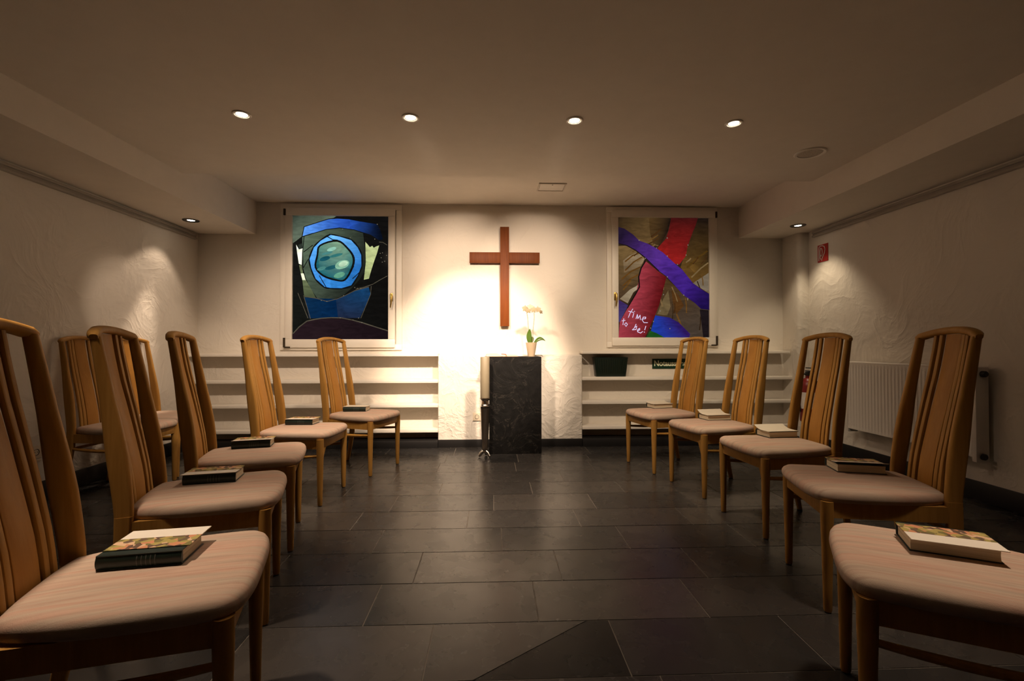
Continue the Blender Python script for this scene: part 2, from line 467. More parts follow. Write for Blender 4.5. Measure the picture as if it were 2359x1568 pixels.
ring = [(386, 414), (480, 384), (600, 348), (720, 332), (850, 348), (932, 376), (945, 480), (955, 560), (968, 640), (945, 730), (900, 800), (830, 878), (760, 940), (690, 972), (600, 992), (520, 968), (460, 880), (415, 780), (390, 690), (388, 550)]
A.poly(ring, ((82, 98, 80), (24, 27, 23), (400, 520), (930, 760)))
A.poly([(350, 485), (388, 470), (400, 700), (385, 690), (360, 655)], (40, 46, 40))
A.poly([(331, 484), (356, 528), (388, 518), (384, 560), (381, 668), (352, 656)], (240, 244, 220))
A.poly([(356, 670), (382, 672), (395, 748), (374, 745)], (96, 104, 74))
A.poly([(373, 746), (398, 745), (420, 806), (388, 806)], (228, 232, 200))
A.poly([(388, 806), (420, 806), (470, 890), (510, 968), (405, 960)], ((96, 106, 74), (60, 68, 48), (400, 810), (470, 950)))
A.poly([(953, 455), (976, 480), (995, 503), (1015, 490), (1030, 508), (1050, 496), (1078, 486), (1058, 560), (1030, 640), (1005, 720), (986, 790), (940, 800), (960, 720), (972, 640), (958, 540)], ((178, 188, 132), (150, 160, 108), (960, 480), (970, 780)))
A.poly([(302, 480), (330, 490), (356, 660), (372, 745), (400, 960), (350, 930), (302, 900)], (20, 20, 18))
bo = [(632, 386), (720, 400), (830, 432), (893, 500), (926, 570), (928, 680), (892, 770), (832, 862), (740, 888), (640, 886), (580, 874), (500, 800), (458, 700), (442, 615), (482, 505), (545, 440)]
A.poly(A.smooth(bo), (14, 16, 18))
bi = [(640, 394), (720, 408), (824, 440), (884, 506), (916, 574), (918, 676), (884, 764), (826, 852), (740, 878), (640, 876), (588, 866), (508, 794), (468, 698), (452, 615), (490, 510), (550, 448)]
A.poly(bi[:5], ((110, 180, 240), (48, 118, 196), (640, 400), (910, 560)))
bo2 = [(700, 438), (800, 510), (858, 600), (842, 700), (775, 808), (688, 812), (570, 772), (498, 690), (515, 575), (540, 486)]
def band(o, i, a, c): A.poly(o + i[::-1], (a, c, o[0], o[-1]))
band([bi[0], bi[1], bi[2], bi[3], bi[4], bi[5]], [(640, 440), (700, 438), (800, 510), (830, 550), (858, 600), (852, 680)], (112, 182, 242), (34, 98, 168))
band([bi[5], bi[6], bi[7], bi[8], bi[9]], [(852, 680), (842, 700), (775, 808), (720, 814), (640, 800)], (34, 98, 168), (44, 118, 190))
band([bi[9], bi[10], bi[11], bi[12], bi[13], bi[14], bi[15], bi[0]], [(640, 800), (570, 772), (530, 730), (498, 690), (505, 630), (515, 575), (540, 486), (690, 440)], (48, 122, 198), (96, 170, 240))
A.line([(600, 402), (660, 438), (700, 440)], 8, (14, 16, 18)); A.line([(612, 404), (632, 386)], 6, (14, 16, 18))
A.line([(540, 765), (600, 868)], 7, (14, 18, 22)); A.line([(840, 790), (915, 720)], 7, (14, 18, 22))
A.poly(A.smooth(bo2), (14, 15, 14))
ce = [(700, 456), (790, 524), (838, 604), (824, 694), (764, 796), (690, 796), (580, 758), (514, 686), (532, 580), (552, 496)]
A.poly(A.smooth(ce), ((120, 150, 120), (26, 88, 98), (690, 440), (650, 640)))
for cx, cy, rx, ry, c in ((590, 610, 48, 20, (20, 74, 86)), (560, 700, 40, 16, (70, 125, 120)), (650, 690, 60, 18, (24, 78, 88)), (610, 560, 50, 12, (66, 122, 120)), (690, 580, 60, 14, (44, 104, 104)), (720, 760, 50, 26, (84, 140, 116)), (650, 524, 42, 17, (134, 184, 164)), (745, 664, 64, 40, (118, 165, 140)), (755, 656, 42, 26, (168, 200, 170))):
    A.poly([(cx + rx * cos(t * pi / 8), cy + ry * sin(t * pi / 8) - .25 * rx * cos(t * pi / 8)) for t in range(16)], c)
A.poly([(408, 962), (520, 972), (600, 996), (690, 976), (710, 1150), (452, 1152), (428, 1045)], ((10, 38, 66), (3, 30, 64), (420, 980), (680, 1100)))
A.poly([(690, 976), (770, 948), (880, 892), (985, 868), (1002, 930), (955, 1045), (905, 1150), (710, 1150)], ((16, 52, 88), (26, 34, 56), (900, 900), (800, 1130)))
A.poly([(302, 1300), (360, 1230), (430, 1180), (560, 1152), (740, 1150), (930, 1192), (1060, 1235), (1164, 1268), (1164, 1342), (302, 1342)], ((34, 22, 26), (22, 14, 18), (302, 1200), (1164, 1340)))
for pl, w in (([(310, 1288), (360, 1232), (430, 1178), (500, 1162), (560, 1152), (650, 1146), (740, 1148), (840, 1168), (930, 1192), (1040, 1228), (1155, 1264)], 9), ([(350, 925), (400, 1050), (440, 1150)], 6), ([(405, 962), (430, 1045), (462, 1155)], 6), ([(1008, 860), (1002, 935), (960, 1040), (915, 1150)], 5), ([(1152, 766), (1090, 800), (1020, 842), (940, 870), (870, 886)], 6), ([(400, 950), (450, 962), (520, 972), (610, 1000), (700, 976), (770, 946), (860, 900), (985, 866)], 6), ([(1080, 456), (1110, 458), (1150, 482)], 5)):
    A.line(pl, w, (74, 68, 56))
for pl in ([(404, 322), (384, 414), (318, 468)], [(404, 322), (620, 250), (690, 240)], [(384, 414), (600, 346), (720, 330), (850, 346), (940, 374)], [(404, 410), (390, 560), (388, 680), (420, 800)], [(400, 552), (480, 490)], [(400, 692), (440, 620)], [(388, 412), (480, 382)]):
    A.line(pl, 7, (16, 18, 16))
for x, y in ((560, 990), (610, 998), (760, 946), (730, 1148), (845, 1166), (925, 1190), (885, 880), (860, 872), (915, 880), (895, 1150), (1040, 430), (1062, 294), (1090, 560), (1110, 555), (1148, 578), (1108, 640), (1130, 632), (1098, 600), (820, 420), (750, 342)):
    r_ = 5
    A.poly([(x + r_ * cos(t), y + r_ * .7 * sin(t)) for t in (0, 1, 2, 3, 4, 5)], (112, 106, 90))
window('window_1', 'blue stained glass window with a round eye design in white frame', -2.165, -.935, .975, 2.470, -2.038, -1.07, 1.086, 2.347, A, True)

B = Art(1.312, 2.279, 1.103, 2.362, 365, 240, 807, 1090)
B.poly([(365, 240), (1172, 240), (1172, 1330), (365, 1330)], (44, 31, 20))
B.poly([(365, 240), (840, 240), (810, 360), (720, 500), (560, 455), (450, 360), (365, 330)], ((38, 26, 14), (92, 70, 40), (370, 250), (560, 400)))
B.poly([(640, 240), (840, 240), (810, 360), (740, 490), (680, 480), (650, 380)], ((70, 50, 26), (22, 14, 10), (660, 380), (800, 380)))
B.poly([(365, 500), (440, 495), (520, 540), (600, 610), (550, 740), (540, 870), (450, 1010), (365, 990)], ((100, 78, 46), (58, 42, 28), (480, 560), (400, 930)))
B.poly([(410, 632), (470, 585), (545, 552), (602, 618), (560, 690), (420, 742)], ((128, 110, 84), (98, 78, 54), (520, 580), (430, 730)))
for a in ((430, 720, 575, 600), (400, 800, 560, 690), (410, 860, 545, 760), (430, 640, 560, 560)):
    B.line([(a[0], a[1]), ((a[0] + a[2]) / 2, (a[1] + a[3]) / 2 - 14), (a[2], a[3])], 12, (84, 54, 20))
B.poly([(470, 895), (540, 855), (540, 890), (500, 920), (450, 1020), (380, 980)], ((150, 136, 112), (112, 96, 74), (520, 870), (410, 990)))
B.poly([(1075, 240), (1172, 240), (1172, 930), (1030, 835), (920, 690), (985, 560), (1010, 430)], ((20, 13, 10), (84, 60, 26), (1150, 260), (960, 680)))
B.poly([(1000, 690), (1172, 520), (1172, 640), (1060, 760)], ((92, 66, 28), (40, 28, 14), (1000, 700), (1170, 600)))
B.poly([(1030, 835), (1172, 740), (1172, 925)], (104, 92, 76))
B.line([(980, 690), (1080, 600), (1160, 540)], 16, (70, 48, 16)); B.line([(1020, 780), (1100, 700), (1165, 650)], 12, (104, 84, 54))
B.poly([(790, 790), (870, 862), (945, 945), (1050, 1020), (1172, 1080), (1172, 1330), (1000, 1330), (930, 1240), (820, 1150), (690, 1130), (770, 930)], ((66, 46, 24), (60, 50, 42), (800, 850), (1050, 1200)))
B.poly([(840, 900), (900, 940), (950, 1040), (880, 1120), (850, 1010)], (74, 46, 20)); B.poly([(760, 990), (810, 900), (830, 1050), (800, 1130), (710, 1120)], (92, 76, 50))
B.poly([(1090, 1075), (1172, 1082), (1172, 1330), (1120, 1330)], (24, 18, 20))
rs = random.Random(5)
for i in range(46):
    x, y = rs.uniform(385, 1130), rs.uniform(270, 1290)
    if x > 1000 and y < 520: continue
    a_ = radians(rs.uniform(-55, -30)) if x < 640 or y < 760 else radians(rs.uniform(60, 100))
    l_ = rs.uniform(50, 150); cc = rs.choice(((104, 82, 52), (58, 36, 16), (88, 60, 26), (122, 106, 82), (40, 27, 15)))
    B.line([(x, y), (x + l_ * .5 * cos(a_) + 4, y + l_ * .5 * sin(a_)), (x + l_ * cos(a_), y + l_ * sin(a_))], rs.uniform(6, 15), cc)
red1 = [(836, 240), (1076, 240), (1048, 330), (1010, 400), (985, 490), (965, 590), (905, 668), (850, 655), (780, 575), (712, 520), (790, 430), (818, 340)]
B.poly(red1, ((54, 14, 13), (128, 24, 22), (940, 250), (860, 600)))
red2 = [(608, 636), (730, 738), (792, 782), (775, 850), (752, 940), (725, 1040), (690, 1130), (640, 1240), (600, 1330), (365, 1330), (378, 1190), (450, 1060), (520, 940), (556, 870), (548, 780), (570, 700)]
B.poly(red2, ((142, 52, 62), (78, 12, 14), (500, 900), (760, 960)))
B.line([(606, 636), (568, 700), (546, 780), (552, 872), (516, 940), (446, 1060)], 12, (22, 14, 12))
pur = [(365, 328), (420, 342), (500, 398), (550, 450), (620, 475), (690, 512), (760, 556), (870, 660), (932, 712), (1030, 838), (1100, 890), (1172, 932), (1172, 1078), (1100, 1070), (1040, 1012), (940, 942), (870, 862), (790, 772), (722, 722), (600, 600), (520, 538), (440, 494), (365, 478)]
B.poly(pur[:7] + pur[18:], ((28, 18, 38), (72, 38, 118), (400, 400), (660, 560)))
B.poly(pur[6:10] + pur[15:19], ((74, 38, 124), (52, 26, 110), (680, 600), (960, 830)))
B.poly(pur[9:16], ((50, 24, 108), (22, 10, 58), (980, 870), (1160, 1000)))
B.line([(365, 480), (440, 496), (520, 540), (600, 602), (722, 724)], 9, (24, 16, 16))
B.poly([(365, 988), (452, 1040), (405, 1120), (378, 1190), (365, 1190)], ((48, 30, 78), (58, 50, 92), (370, 1000), (400, 1140)))
B.poly([(690, 1130), (820, 1150), (900, 1195), (1002, 1300), (990, 1330), (700, 1330), (650, 1280)], ((24, 54, 150), (40, 20, 82), (690, 1250), (880, 1190)))
B.poly([(645, 1268), (700, 1290), (772, 1330), (610, 1330)], (24, 66, 24))
for x, y in ((800, 425), (705, 518), (985, 488), (968, 580), (890, 665), (765, 940), (735, 1090), (675, 1185), (650, 1245), (800, 780), (945, 945), (605, 612), (820, 1250), (550, 448), (800, 590)):
    B.poly([(x + 5 * cos(t), y + 6 * sin(t)) for t in (0, 1, 2, 3, 4, 5)], (112, 104, 94))
# the painted words "time to be!"
WC = (196, 186, 216)
for pl in ([(492, 1072), (468, 1110), (452, 1150)], [(455, 1092), (500, 1104)], [(500, 1112), (490, 1150)], [(505, 1092), (508, 1096)],
           [(520, 1160), (532, 1122), (536, 1160), (556, 1128), (558, 1170)], [(570, 1165), (604, 1160), (606, 1146), (584, 1146), (574, 1172), (590, 1196), (622, 1196)],
           [(412, 1160), (404, 1215)], [(396, 1180), (424, 1176)], [(432, 1196), (418, 1212), (432, 1230), (444, 1212), (432, 1196)],
           [(520, 1210), (504, 1246), (486, 1262)], [(508, 1240), (526, 1228), (520, 1258), (492, 1262)], [(530, 1270), (552, 1262), (552, 1248), (536, 1256), (534, 1280), (560, 1290), (578, 1276)],
           [(606, 1228), (596, 1262)], [(592, 1280), (594, 1284)]):
    B.line(pl, 6, WC)
window('window_2', 'red and purple stained glass window with painted words in white frame', 1.195, 2.375, 1.000, 2.475, 1.312, 2.279, 1.103, 2.362, B, False)

# ------------------------------------------------------------------ niche shelves
def shelf_side(x0, x1, zs, win):
    for k, (z, w) in enumerate(zip(zs, ('top', 'middle', 'bottom'))):
        b = MB(); b.box(-(x1 - x0) / 2, (x1 - x0) / 2, -(DW - DB) - .006 + 0, 0, -.034, 0, .003)
        o = b.build('wall_shelf', M['shelf'], loc=((x0 + x1) / 2, DW, z))
        tag(o, f'{w} white shelf board in the wall niche below the {win} window', 'shelf', 'white shelf boards in the niches')
shelf_side(XL, -.549, (.680, .436, .185), 'blue')
shelf_side(.907, 3.092, (.700, .458, .203), 'red')

# ------------------------------------------------------------------ chairs
LW, CD, PB, PT, LEAN, TH, SZ = .2037, .430, .1783, .1634, .0916, 1.070, .470
F0 = CD / 2                                  # front legs at y=+F0, posts at y=-F0
def rrect(cx, cy, z, w, d, r=.35, n=4, yaw=0, tilt=(0, 0)):
    out = []; rr = min(w, d) * r
    for qx, qy, a0 in ((1, 1, 0), (-1, 1, pi / 2), (-1, -1, pi), (1, -1, 1.5 * pi)):
        for k in range(n + 1):
            a = a0 + k * pi / 2 / n
            out.append((cx + qx * (w / 2 - rr) + rr * cos(a), cy + qy * (d / 2 - rr) + rr * sin(a), z))
    return out
def back_y(z):       # rake of the back above the seat
    t = max(0, (z - .44) / (TH - .44)); return -F0 - LEAN * (t ** 1.25)
def seat_outline(n=72):
    # control points (x>=0), front centre round to rear centre
    C = [(0, F0 + .052), (.10, F0 + .050), (.175, F0 + .038), (.213, F0 + .012), (.222, F0 - .03), (.222, F0 - .12), (.212, F0 - .24), (.192, F0 - .34), (.168, -F0 + .022), (.150, -F0 + .006), (.08, -F0 - .004), (0, -F0 - .006)]
    pts = C + [(-x, y) for x, y in C[-2:0:-1]]
    m = len(pts); out = []
    for i in range(m):
        p0, p1, p2, p3 = pts[i - 1], pts[i], pts[(i + 1) % m], pts[(i + 2) % m]
        for k in range(4):
            t = k / 4
            out.append(tuple(.5 * ((2 * p1[j]) + (-p0[j] + p2[j]) * t + (2 * p0[j] - 5 * p1[j] + 4 * p2[j] - p3[j]) * t * t + (-p0[j] + 3 * p1[j] - 3 * p2[j] + p3[j]) * t ** 3) for j in (0, 1)))
    return out[::-1]
def make_chair():
    root = empty('dining_chair', (0, 0, 0))
    # seat cushion
    out = seat_outline(); cy = .01
    rings = []
    for s_, z in ((.90, .420), (.965, .421), (.99, .428), (1.0, .438), (.995, .449), (.975, .458), (.94, .4645), (.86, .4685), (.70, .4705), (.45, .472), (.2, .4725), (.02, .4725)):
        rings.append([(x * s_, cy + (y - cy) * s_, z) for x, y in out])
    MB().loft(rings).build('seat', M['fabric'], root, 60)
    # front legs
    for sx in (-1, 1):
        b = MB(); n = 20; prof = [(.0130, .004), (.0150, .012), (.0165, .10), (.0195, .25), (.0225, .36), (.0225, .424)]
        b.loft([[(sx * LW + r * cos(2 * pi * j / n), F0 + r * sin(2 * pi * j / n), z) for j in range(n)] for r, z in prof])
        lg = b.build('leg', M['wood'], root)
        b = MB(); b.lathe([(.010, 0), (.0115, .001), (.0115, .006), (.010, .006)], 16, sx * LW, F0); b.build('foot_glide', M['rubber'], lg)
    # rear legs
    for sx in (-1, 1):
        b = MB(); R = []
        for z, y, w, d, xo in ((.004, -F0 - .062, .022, .028, .192), (.10, -F0 - .040, .024, .034, .189), (.22, -F0 - .016, .026, .042, .184), (.34, -F0 - .003, .029, .050, .180), (.44, -F0, .030, .054, PB)):
            R.append(rrect(sx * xo, y, z, w, d))
        lg = b.loft(R).build('leg', M['wood'], root)
        b = MB(); b.box(sx * .192 - .009, sx * .192 + .009, -F0 - .074, -F0 - .050, 0, .006, .001); b.build('foot_glide', M['rubber'], lg)
    # seat frame
    b = MB()
    b.box(-LW + .012, LW - .012, F0 - .010, F0 + .012, .362, .421, .003)
    b.box(-PB + .01, PB - .01, -F0 - .010, -F0 + .012, .372, .425, .003)
    for sx in (-1, 1):
        x0, x1 = sx * LW, sx * PB
        V = []
        for x, y in ((x0, F0 - .01), (x1, -F0 + .01)):
            V.append([(x - .010, y, .362), (x + .010, y, .362), (x + .010, y, .421), (x - .010, y, .421)])
        b.loft(V)
    b.build('seat_frame', M['wood'], root)
    # stretchers
    for sx in (-1, 1):
        b = MB(); P = []
        for k in range(9):
            t = k / 8; P.append((sx * (LW + (PB + .004 - LW) * t), F0 - CD * t, .318 - .012 * sin(pi * t) + .004 * t))
        b.tube(P, [.0085 + .003 * sin(pi * k / 8) for k in range(9)], 10).build('stretcher', M['wood'], root)
    b = MB(); b.tube([(-.18, -F0 - .004, .318), (0, -F0 - .004, .318), (.18, -F0 - .004, .318)], .010, 10).build('stretcher', M['wood'], root)
    # backrest: two raked posts and an arched rail
    b = MB()
    for sx in (-1, 1):
        R = []
        for k in range(13):
            z = .43 + (1.052 - .43) * k / 12; t = k / 12
            w = .027 + .002 * sin(pi * t); d = .054 + .008 * sin(pi * min(1, t * 1.5)) - .022 * max(0, t - .35) / .65
            R.append(rrect(sx * (PB + (PT - PB) * t), back_y(z), z, w, d, .42))
        b.loft(R)
    R = []; nseg = 20
    for k in range(nseg + 1):
        t = -1 + 2 * k / nseg; x = t * (PT + .0155)
        zc = 1.050 + .030 * (1 - abs(t) ** 2.2); yc = back_y(1.05) - .034 * (1 - t * t)
        e = 1 - .35 * max(0, abs(t) - .93) / .07
        sl = -2.2 * .030 * abs(t) ** 1.2 * (1 if t > 0 else -1) / (PT + .0155)
        ring = []
        for j in range(14):
            a = 2 * pi * j / 14
            ca, sa = cos(a), sin(a); sq = (abs(ca) ** 3 + abs(sa) ** 3) ** (-1 / 3)
            oz = sa * sq * .0145 * e; oy = ca * sq * .019 * e
            ring.append((x - oz * sl * .8, yc + oy, zc + oz))
        R.append(ring)
    b.loft(R)
    bk = b.build('backrest', M['wood'], root, 40)
    def slat(x0, x1, th, nm, mat):
        b = MB(); R = []
        for k in range(13):
            z = .405 + (1.048 - .405) * k / 12; xs = 1.03 - .06 * k / 12
            xc = (x0 + x1) / 2 * xs; q = 1 - (xc / PT) ** 2
            zz = z + (.016 * q if k == 12 else 0)
            R.append(rrect(xc, back_y(z) - .034 * q * min(1, max(.30, (z - .40) / .5)) + .001, zz, (x1 - x0) * xs, th, .3, 2))
        b.loft(R).build(nm, mat, bk)
    slat(-.045, .045, .010, 'splat', M['splat'])
    for sx in (-1, 1):
        for a, c in ((.055, .077), (.085, .104)):
            x0, x1 = sorted((sx * a, sx * c)); slat(x0, x1, .015, 'slat', M['wood'])
    return root

CH = {  # midpoint of the front feet, facing angle
    'L5': (-.889, 3.962, -19.2), 'L4': (-1.088, 3.290, -3.1), 'L3': (-1.065, 2.615, 16.9), 'L2': (-.901, 1.983, 18.5), 'L1': (-.654, 1.278, 17.0),
    'R5': (1.233, 3.940, 193.0), 'R4': (1.373, 3.327, 189.6), 'R3': (1.425, 2.670, 183.8), 'R2': (1.329, 1.980, 165.9), 'R1': (.996, 1.281, 149.0),
    'B1': (-2.422, 3.517, -2.9), 'B2': (-2.446, 4.018, -1.7)}
ORD = {5: 'first', 4: 'second', 3: 'third', 2: 'fourth', 1: 'fifth'}
proto = make_chair(); used = False
for key, (x, y, a) in CH.items():
    c = copy_tree(proto) if used else proto; used = True
    ar = radians(a)
    c.location = (x - F0 * cos(ar), y - F0 * sin(ar), 0); c.rotation_euler.z = ar - pi / 2
    n = int(key[1])
    if key[0] == 'B':
        lb = 'bare high-backed wooden chair against the wall, ' + ('farther from the shelves, near the wall socket' if n == 1 else 'beside the niche shelves in the corner')
        g = 'bare chairs against the wall'
    elif key[0] == 'L':
        lb = f'high-backed wooden chair with a book on it, {ORD[n]} from the altar, blue window row'; g = 'chairs in the row on the blue window side'
    else:
        lb = f'high-backed wooden chair with a book on it, {ORD[n]} from the altar, radiator row'; g = 'chairs in the row on the radiator side'
    tag(c, lb, 'chair', g)

# ------------------------------------------------------------------ books and song sheets
def make_book():
    r = empty('hymn_book', (0, 0, 0)); L, Wd, T = .188, .126, .036
    b = MB()
    b.box(-L / 2, L / 2, -Wd / 2, Wd / 2, 0, .0025, .0007); b.box(-L / 2, L / 2, -Wd / 2, Wd / 2, T - .0025, T, .0007)
    R = []
    for x in (-L / 2, L / 2):
        R.append([(x, -Wd / 2 - .0065 * sin(pi * k / 8) + (.003 if 0 < k < 8 else .003), T * k / 8) for k in range(9)] + [(x, -Wd / 2 + .006, T), (x, -Wd / 2 + .006, 0)])
    b.loft(R)
    cv = b.build('cover', M['cover'], r)
    b = MB()
    for i in range(5):
        xx = -.006 + i * .010
        for k in range(8):
            pass
        P = [(-Wd / 2 - .0065 * sin(pi * k / 8) + .0026, T * k / 8) for k in range(1, 8)]
        V = []
        for (yy, zz) in P: V.append([(xx, yy, zz), (xx + .0022, yy, zz)])
        n = len(V)
        b.add([p for q in V for p in q], [[2 * j, 2 * j + 1, 2 * j + 3, 2 * j + 2] for j in range(n - 1)])
    b.build('spine_band', M['spinebar'], cv)
    b = MB(); R = []
    for x in (-L / 2 + .004, L / 2 - .004):
        R.append([(x, -Wd / 2 + .006, .0025)] + [(x, Wd / 2 - .004 - .003 * sin(pi * k / 6), .0025 + (T - .005) * k / 6) for k in range(7)] + [(x, -Wd / 2 + .006, T - .0025)])
    b.loft(R).build('page_block', M['pages'], r)
    return r
BOOKS = {'L1': ((-.975, 1.197), (-.766, 1.229), 9), 'L2': ((-1.226, 1.921), (-1.025, 1.965), 12.3), 'L3': ((-1.386, 2.583), (-1.2, 2.628), 13.6), 'L4': ((-1.432, 3.355), (-1.249, 3.346), -2.8), 'L5': ((-1.24, 4.015), (-1.06, 4.006), -2.9),
         'R1': ((1.101, 1.233), (1.28, 1.137), -28.2), 'R2': ((1.482, 1.998), (1.665, 1.949), -15), 'R3': ((1.63, 2.742), (1.815, 2.765), 6), 'R4': ((1.565, 3.405), (1.75, 3.435), 9), 'R5': ((1.40, 4.08), (1.583, 4.125), 14)}
ZB = .4728; bproto = make_book(); used = False
def make_sheet(curl, mat, Wd=.130, L=.194):
    b = MB(); R = []; n = 10
    for j in range(n + 1):
        t = j / n; y = -Wd / 2 + Wd * t
        z = curl * max(0, t - .45) ** 2 * 3.3
        R.append((y, z))
    T = .0022
    V = []
    for x in (-L / 2, L / 2):
        V.append([(x, y, z) for y, z in R] + [(x, y, z + T) for y, z in R[::-1]])
    return b.loft(V).build('song_sheet', mat, smooth=30)
SHEET = {  # dx, dy in the book's frame, turn, curl, floral
    'L1': (.004, .028, 0, 0, 1), 'L2': (-.002, -.006, 180, .004, 1), 'L3': (.004, -.004, 180, .006, 1), 'L4': (.004, .0, 180, .003, 1), 'L5': (.0, .0, 180, .003, 0),
    'R1': (.0, .018, 2, 0, 1), 'R2': (.0, .006, 0, .010, 1), 'R3': (.004, -.004, 180, .022, 0), 'R4': (.0, -.004, 180, .026, 0), 'R5': (.006, .0, 180, .010, 0)}
for key, (a, c, ang) in BOOKS.items():
    bk = copy_tree(bproto) if used else bproto; used = True
    mx, my = (a[0] + c[0]) / 2, (a[1] + c[1]) / 2; an = radians(ang)
    px, py = -sin(an), cos(an)
    cx, cyy = mx + px * .066, my + py * .066
    rz = an if key[0] == 'L' else an + pi
    bk.location = (cx, cyy, ZB); bk.rotation_euler.z = rz
    n = int(key[1]); side = 'blue window' if key[0] == 'L' else 'radiator'
    face = 'spine' if key[0] == 'L' else 'page edges'
    tag(bk, f'green hymn book, {face} showing, on the {ORD[n]} chair from the altar, {side} side', 'book', 'hymn books on the chairs')
    dx, dy, tr, cu, fl = SHEET[key]
    sh = make_sheet(cu, M['floral'] if fl else M['paper'])
    ca, sa = cos(rz), sin(rz)
    sh.location = (cx + ca * dx - sa * dy, cyy + sa * dx + ca * dy, ZB + .0362); sh.rotation_euler.z = rz + radians(tr)
    kind = 'floral song sheet' if fl else 'plain white song sheet'
    tag(sh, f'{kind} on the book, {ORD[n]} chair from the altar, {side} side', 'leaflet', 'song sheets on the hymn books')

# ------------------------------------------------------------------ altar, cross, candle, bible, orchid
b = MB(); bm = bmesh.new(); bmesh.ops.create_cube(bm, size=1)
for v in bm.verts: v.co = Vector((v.co.x * .494, v.co.y * .29, .4565 + v.co.z * .913))
bmesh.ops.bevel(bm, geom=bm.edges[:], offset=.003, segments=2, affect='EDGES'); b.bm(bm)
tag(b.build('altar', M['altar'], loc=(.213, 4.640, 0)), 'solid block altar of black riven slate', 'altar')

cr = empty('wall_cross', (.123, DW, 1.219))
b = MB(); b.box(-.046, .046, -.062, -.020, 0, 1.025, .002); b.build('upright', M['cherry'], cr)
b = MB(); b.box(-.362, -.046, -.058, -.018, .652, .762, .002); b.box(.046, .362, -.058, -.018, .652, .762, .002); o = b.build('crossbeam', M['cherry'], cr)
b = MB(); b.box(-.02, .02, -.022, 0, .5, .9, .002); b.build('hanger', M['steel'], cr)
tag(cr, 'reddish brown wooden cross hanging on the white wall above the altar', 'cross')

cs = empty('candle_stand', (-.072, 4.385, 0))
b = MB(); b.lathe([(.030, .045), (.026, .06), (.030, .14), (.038, .30), (.046, .445), (.047, .452), (.030, .456)], 32); b.build('stem', M['chrome'], cs)
for k in range(3):
    a = radians(200 + 120 * k); P = [(.018 * cos(a), .018 * sin(a), .052), (.035 * cos(a), .035 * sin(a), .040), (.048 * cos(a), .048 * sin(a), .020), (.060 * cos(a), .060 * sin(a), .012)]
    MB().tube(P, [.017, .016, .014, .011], 14).build('foot', M['chrome'], cs)
b = MB(); b.lathe([(.030, .455), (.047, .458), (.049, .465), (.040, .472), (.034, .49), (.034, .515), (.046, .528), (.052, .535), (.052, .540), (.044, .5415)], 32); b.build('drip_tray', M['chrome'], cs)
tag(cs, 'polished steel candle stand on the floor beside the slate altar', 'candle holder')
cd = empty('altar_candle', (-.072, 4.385, .5418))
b = MB(); b.lathe([(.041, 0), (.0425, .003), (.0425, .368), (.040, .373), (.028, .370), (.004, .366)], 36); b.build('wax', M['wax'], cd)
b = MB(); b.tube([(0, 0, .364), (.001, 0, .376), (.004, .001, .384)], .0016, 6); b.build('wick', M['hole'], cd)
tag(cd, 'thick cream candle standing on the steel candle stand', 'candle')

bb = empty('open_bible', (.085, 4.60, .9135), radians(2))
b = MB(); b.box(-.155, .155, -.105, .105, 0, .004, .001); b.build('cover', M['skinc'], bb)
for sx, T in ((-1, .026), (1, .013)):
    R = []
    for y in (-.1, .1):
        top = []
        for k in range(13):
            t = k / 12; top.append((sx * (.002 + .145 * t), y, .005 + T * (min(1, t * 3.2) ** .6) * (1 - .28 * t * t)))
        R.append([(sx * .002, y, .004)] + top + [(sx * .149, y, .004)])
    MB().loft(R).build('page_block', M['pages'], bb)
b = MB(); R = [[(.012 + .05 * t - .006, -.115 + .06 * t, .0215 + .001 * t), (.012 + .05 * t + .006, -.115 + .06 * t, .0215 + .001 * t)] for t in [k / 6 for k in range(7)]]
b.tube([(.004, .09, .0215), (.02, .0, .0225), (.035, -.08, .0220), (.038, -.112, .012)], .004, 6); b.build('ribbon', M['ribbon'], bb)
tag(bb, 'open bible with cream pages lying on the slate altar', 'book')

oc = empty('potted_orchid', (.372, 4.600, .9132))
b = MB(); b.lathe([(.030, 0), (.034, .001), (.036, .02), (.046, .08), (.0545, .132), (.0545, .136), (.050, .136), (.046, .118), (.002, .112)], 36); b.build('pot', M['pot'], oc)
b = MB(); b.lathe([(.044, .112), (.047, .118), (.02, .124), (.002, .126)], 20); b.build('bark', M['hole'], oc)
def leafmb(base, tip, bend, w, nx=10):
    b = MB(); B, T, Bd = Vector(base), Vector(tip), Vector(bend); rows = []
    d = (T - B); side = d.cross(Vector((0, -1, 0)))
    if side.length < 1e-4: side = Vector((1, 0, 0))
    side.normalize(); nrm = side.cross(d).normalized()
    for k in range(nx + 1):
        t = k / nx; p = B * (1 - t) ** 2 + Bd * 2 * t * (1 - t) + T * t * t
        ww = w * max(.08, sin(pi * min(.97, .12 + t * .86)) ** .8)
        rows.append([p - side * ww - nrm * .004, p - side * ww * .5, p + nrm * -.004, p + side * ww * .5, p + side * ww - nrm * .004, p + side * ww * .5 + nrm * .0022, p + nrm * -.0016, p - side * ww * .5 + nrm * .0022])
    return b.loft(rows)
leafmb((-.012, -.01, .115), (-.016, -.030, .265), (-.030, -.02, .20), .026).build('leaf', M['leaf'], oc)
leafmb((.02, 0, .118), (.135, -.02, .150), (.08, -.01, .21), .018).build('leaf', M['leaf'], oc)
leafmb((-.005, .01, .115), (.02, .07, .19), (.01, .04, .20), .022).build('leaf', M['leaf'], oc)
S1 = [(-.022, 0, .115), (-.026, -.002, .25), (-.034, -.006, .37), (-.045, -.012, .43), (-.075, -.02, .452)]
S2 = [(.012, .004, .115), (.018, .002, .26), (.030, -.004, .38), (.026, -.012, .445), (.06, -.02, .452), (.09, -.02, .438)]
